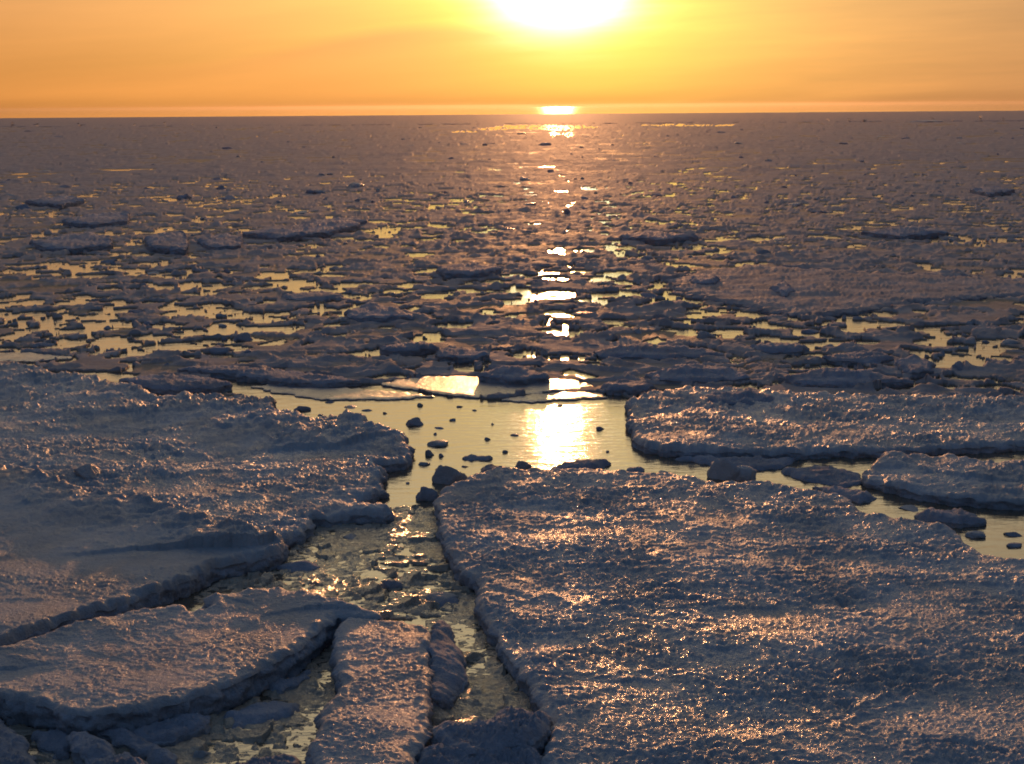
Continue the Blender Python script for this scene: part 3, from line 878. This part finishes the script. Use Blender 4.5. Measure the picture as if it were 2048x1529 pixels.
named = [  # px, py (waterline), width px, height m, label, variant
    (900, 966, 60, 0.42, 'rounded boulder of ice at the near left corner of the pool', 0),
    (850, 1001, 46, 0.24, 'smaller ice boulder in the channel just below the rounded boulder', 5),
    (827, 851, 34, 0.13, 'brick shaped piece of ice floating in the left of the pool', 3),
    (858, 912, 20, 0.09, 'tiny dark ice lump near the ragged bank of the left floe', 1),
    (878, 892, 40, 0.07, 'low ice scrap with a sunlit tip in the middle of the pool', 2),
    (600, 822, 34, 0.09, 'dark ice scrap off the upper corner of the left floe', 5),
    (595, 835, 14, 0.06, 'tiny ice crumb below the dark ice scrap', 1),
    (752, 858, 22, 0.06, 'ice crumb beside the square corner of the left floe', 2),
    (700, 816, 30, 0.03, 'film thin ice scrap near the back of the pool', 4),
    (840, 812, 10, 0.08, 'tiny upright ice crumb below the pointed plate', 0),
    (880, 858, 20, 0.03, 'flat ice crumb right of the brick shaped piece', 7),
    (882, 914, 12, 0.05, 'tiny ice crumb left of the flat cake', 1),
    (1047, 938, 28, 0.20, 'dark ice knob on the near shore of the pool beside the sun glare', 0),
    (568, 764, 12, 0.24, 'small pink lit upright ice shard beyond the left plate', 3),
    (1457, 958, 66, 0.36, 'squat ice block wedged between the largest floe and the dark edged floe', 0),
    (1490, 962, 50, 0.20, 'low ice block right beside the squat block', 2),
    (1660, 946, 40, 0.06, 'flat slush lump at the tip of the right hand lead', 2),
    (1330, 950, 40, 0.04, 'thin sliver of ice in the right hand lead', 4),
    (1956, 1075, 36, 0.06, 'round ice cake in the right hand water', 2),
    (2030, 1072, 30, 0.05, 'ice cake at the right edge above its twin', 7),
    (2035, 1094, 34, 0.05, 'ice cake at the right edge, lower of two', 9),
    (1820, 1020, 44, 0.03, 'thin crumb of ice left of the small dark oval floe', 4),
    (400, 1516, 26, 0.14, 'small sunlit ice lump at the bottom edge of the photo', 0),
    (118, 1520, 30, 0.10, 'sunlit ice lump between the ridges in the bottom left corner', 5),
    (170, 952, 56, 0.16, 'dark lump standing on the left floe', 4),
    (715, 862, 0, 0, None, 0),
    (885, 1206, 62, 0.08, 'long dark ice piece in the channel beside the largest floe', 2),
    (775, 1178, 48, 0.10, 'dark lump in the middle of the channel slush', 5),
    (600, 1140, 80, 0.10, 'wide dark floe piece at the left of the channel slush', 7),
    (700, 1080, 36, 0.06, 'small dark piece at the head of the channel slush', 4),
    (1860, 245, 60, 0.55, 'low dark hummock on the skyline at the right', 2),
]
for (px, py, wp, hm, lb, k) in named:
    if lb is None: continue
    base = 0.24 if 'on the left floe' in lb else 0.0
    chunk(px, py, wp, hm, lb, k, base=base)

# lumpy blocks jammed at the bottom of the channel and along the bottom edge
M_J = M_BLOCK
jam = [
    ([(868, 1445), (880, 1436), (908, 1431), (942, 1440), (975, 1428), (1000, 1405), (1030, 1412), (1060, 1420), (1095, 1422), (1104, 1440), (1089, 1462), (1054, 1472), (1000, 1490), (942, 1500), (900, 1490), (878, 1470)],
     'large lumpy dark ice block jammed at the bottom of the channel', 0.30, 0.13),
    ([(840, 1500), (880, 1488), (930, 1502), (990, 1500), (1060, 1490), (1085, 1510), (1090, 1600), (820, 1600), (825, 1530)],
     'broken dark ice heap below the large lumpy block', 0.20, 0.12),
    ([(857, 1290), (865, 1250), (885, 1240), (903, 1243), (912, 1270), (925, 1305), (931, 1332), (920, 1350), (905, 1385), (880, 1392), (858, 1390), (858, 1340)],
     'smooth dark tilted slab leaning on the right side of the snow strip', 0.20, 0.03),
    ([(-150, 1440), (0, 1437), (20, 1459), (51, 1476), (72, 1493), (78, 1540), (60, 1640), (-150, 1640)],
     'dark floe corner in the bottom left corner of the photo', 0.18, 0.06),
    ([(140, 1462), (170, 1457), (210, 1470), (250, 1495), (290, 1522), (330, 1560), (300, 1640), (240, 1600), (190, 1520), (150, 1490)],
     'dark diagonal ridge of ice with a sunlit crest at the bottom left', 0.20, 0.08),
    ([(195, 1458), (240, 1452), (300, 1470), (350, 1500), (352, 1530), (300, 1515), (250, 1485)],
     'dark slab beside the diagonal ridge', 0.12, 0.06),
    ([(260, 1460), (330, 1440), (410, 1422), (430, 1425), (410, 1445), (340, 1470), (290, 1480)],
     'narrow dark slab lying under the front of the smooth oval floe', 0.12, 0.05),
    ([(70, 1460), (140, 1455), (150, 1485), (120, 1500), (80, 1490)],
     'greenish submerged lump in front of the smooth oval floe', 0.07, 0.04),
    ([(430, 1535), (480, 1522), (540, 1515), (574, 1503), (600, 1512), (620, 1545), (600, 1640), (430, 1640)],
     'brown sunlit ice mound at the bottom edge left of the snow strip', 0.16, 0.07),
    ([(450, 1425), (480, 1410), (560, 1398), (600, 1402), (590, 1420), (520, 1440), (465, 1448)],
     'flat dark cake in the slush left of the snow strip', 0.06, 0.03),
    ([(520, 1365), (590, 1342), (640, 1312), (655, 1316), (610, 1352), (560, 1378)],
     'narrow dark cake close under the oval floe near its right tip', 0.07, 0.03),
    ([(850, 1196), (880, 1190), (925, 1194), (920, 1204), (870, 1208)], 'dark oval cake in the channel against the largest floe', 0.06, 0.02),
]
for i, (p, l, h, am) in enumerate(jam):
    kw = {}
    if 'tilted slab' in l: kw = dict(tilt=(-0.35, 0.0))
    floe('ice_block', l, p, h, r_rough(am, 1.2, 600 + i), M_BLOCK, M_EDGE, jag=0.05, seed=620 + i, rim=0.05, cat='ice block', slump=0.08, **kw)

# repeats scattered through the far pack, one object each
rg = random.Random(21)
zones = [
    (430, 760, 110, (14, 60), (0.06, 0.22), 'chunks in the near pack ice',
     'dark angular ice chunk among the puddled plates beyond the large floes'),
    (300, 430, 120, (10, 40), (0.12, 0.38), 'chunks in the middle pack ice',
     'small dark ice hummock in the purple brown pack ice halfway to the horizon'),
    (256, 300, 50, (8, 34), (0.20, 0.45), 'hummocks near the horizon',
     'tiny dark hummock in the hazy brown ice close below the horizon'),
]
for (ya, yb, n, wr, hr, grp, lab) in zones:
    c = 0; tries = 0
    while c < n and tries < 5000:
        tries += 1
        px = rg.uniform(-60, 2110); py = ya + (yb - ya) * rg.random() ** 1.1
        x, y = ground(px, py)
        bad = False
        for (X, Y) in FLOE_POLYS:
            if X.min() - .4 < x < X.max() + .4 and Y.min() - .8 < y < Y.max() + .4: bad = True; break
        if bad: continue
        s = rg.random() ** 2
        sc = 0.5 + 0.5 * (py - ya) / (yb - ya)
        chunk(px, py, (wr[0] + (wr[1] - wr[0]) * s) * sc, hr[0] + (hr[1] - hr[0]) * rg.random() ** 2, lab, rg.randrange(10),
              rz=rg.uniform(-.8, .8), asp=rg.uniform(.6, 1.3), base=0.0, group=grp, tilty=rg.uniform(-.15, .15))
        c += 1
# crumbs floating in the pool and the channel
spots = [(640, 832), (690, 838), (770, 828), (905, 842), (950, 822), (975, 880), (1010, 905), (1030, 872), (930, 935), (848, 930), (815, 968), (870, 870), (985, 850), (735, 822), (1200, 860),
         (1215, 905), (1120, 812), (660, 806), (920, 815)]
for (px, py) in spots:
    chunk(px, py, rg.uniform(7, 20), rg.uniform(.02, .05), 'tiny crumb of ice adrift on the open pool', rg.randrange(10), group='crumbs adrift on the pool', name='ice_crumb', cat='ice crumb')


# ------------------------------------------------------------------ sea haze
def haze():
    bm = bmesh.new(); bmesh.ops.create_cube(bm, size=1.0)
    for v in bm.verts:
        v.co.x *= 14000; v.co.y *= 14000; v.co.z = -1.2 if v.co.z < 0 else 9.0
    me = bpy.data.meshes.new('haze'); bm.to_mesh(me); bm.free()
    m = bpy.data.materials.new('haze_air'); m.use_nodes = True
    T = m.node_tree; T.nodes.clear()
    out = N(T, 'ShaderNodeOutputMaterial'); v = N(T, 'ShaderNodeVolumePrincipled')
    v.inputs['Color'].default_value = (0.44, 0.38, 0.34, 1)
    v.inputs['Density'].default_value = 0.00009
    v.inputs['Anisotropy'].default_value = 0.75
    T.links.new(v.outputs[0], out.inputs['Volume'])
    me.materials.append(m)
    tag(link('haze', me), 'thin dusk haze over the far ice', None, None, 'stuff')


haze()
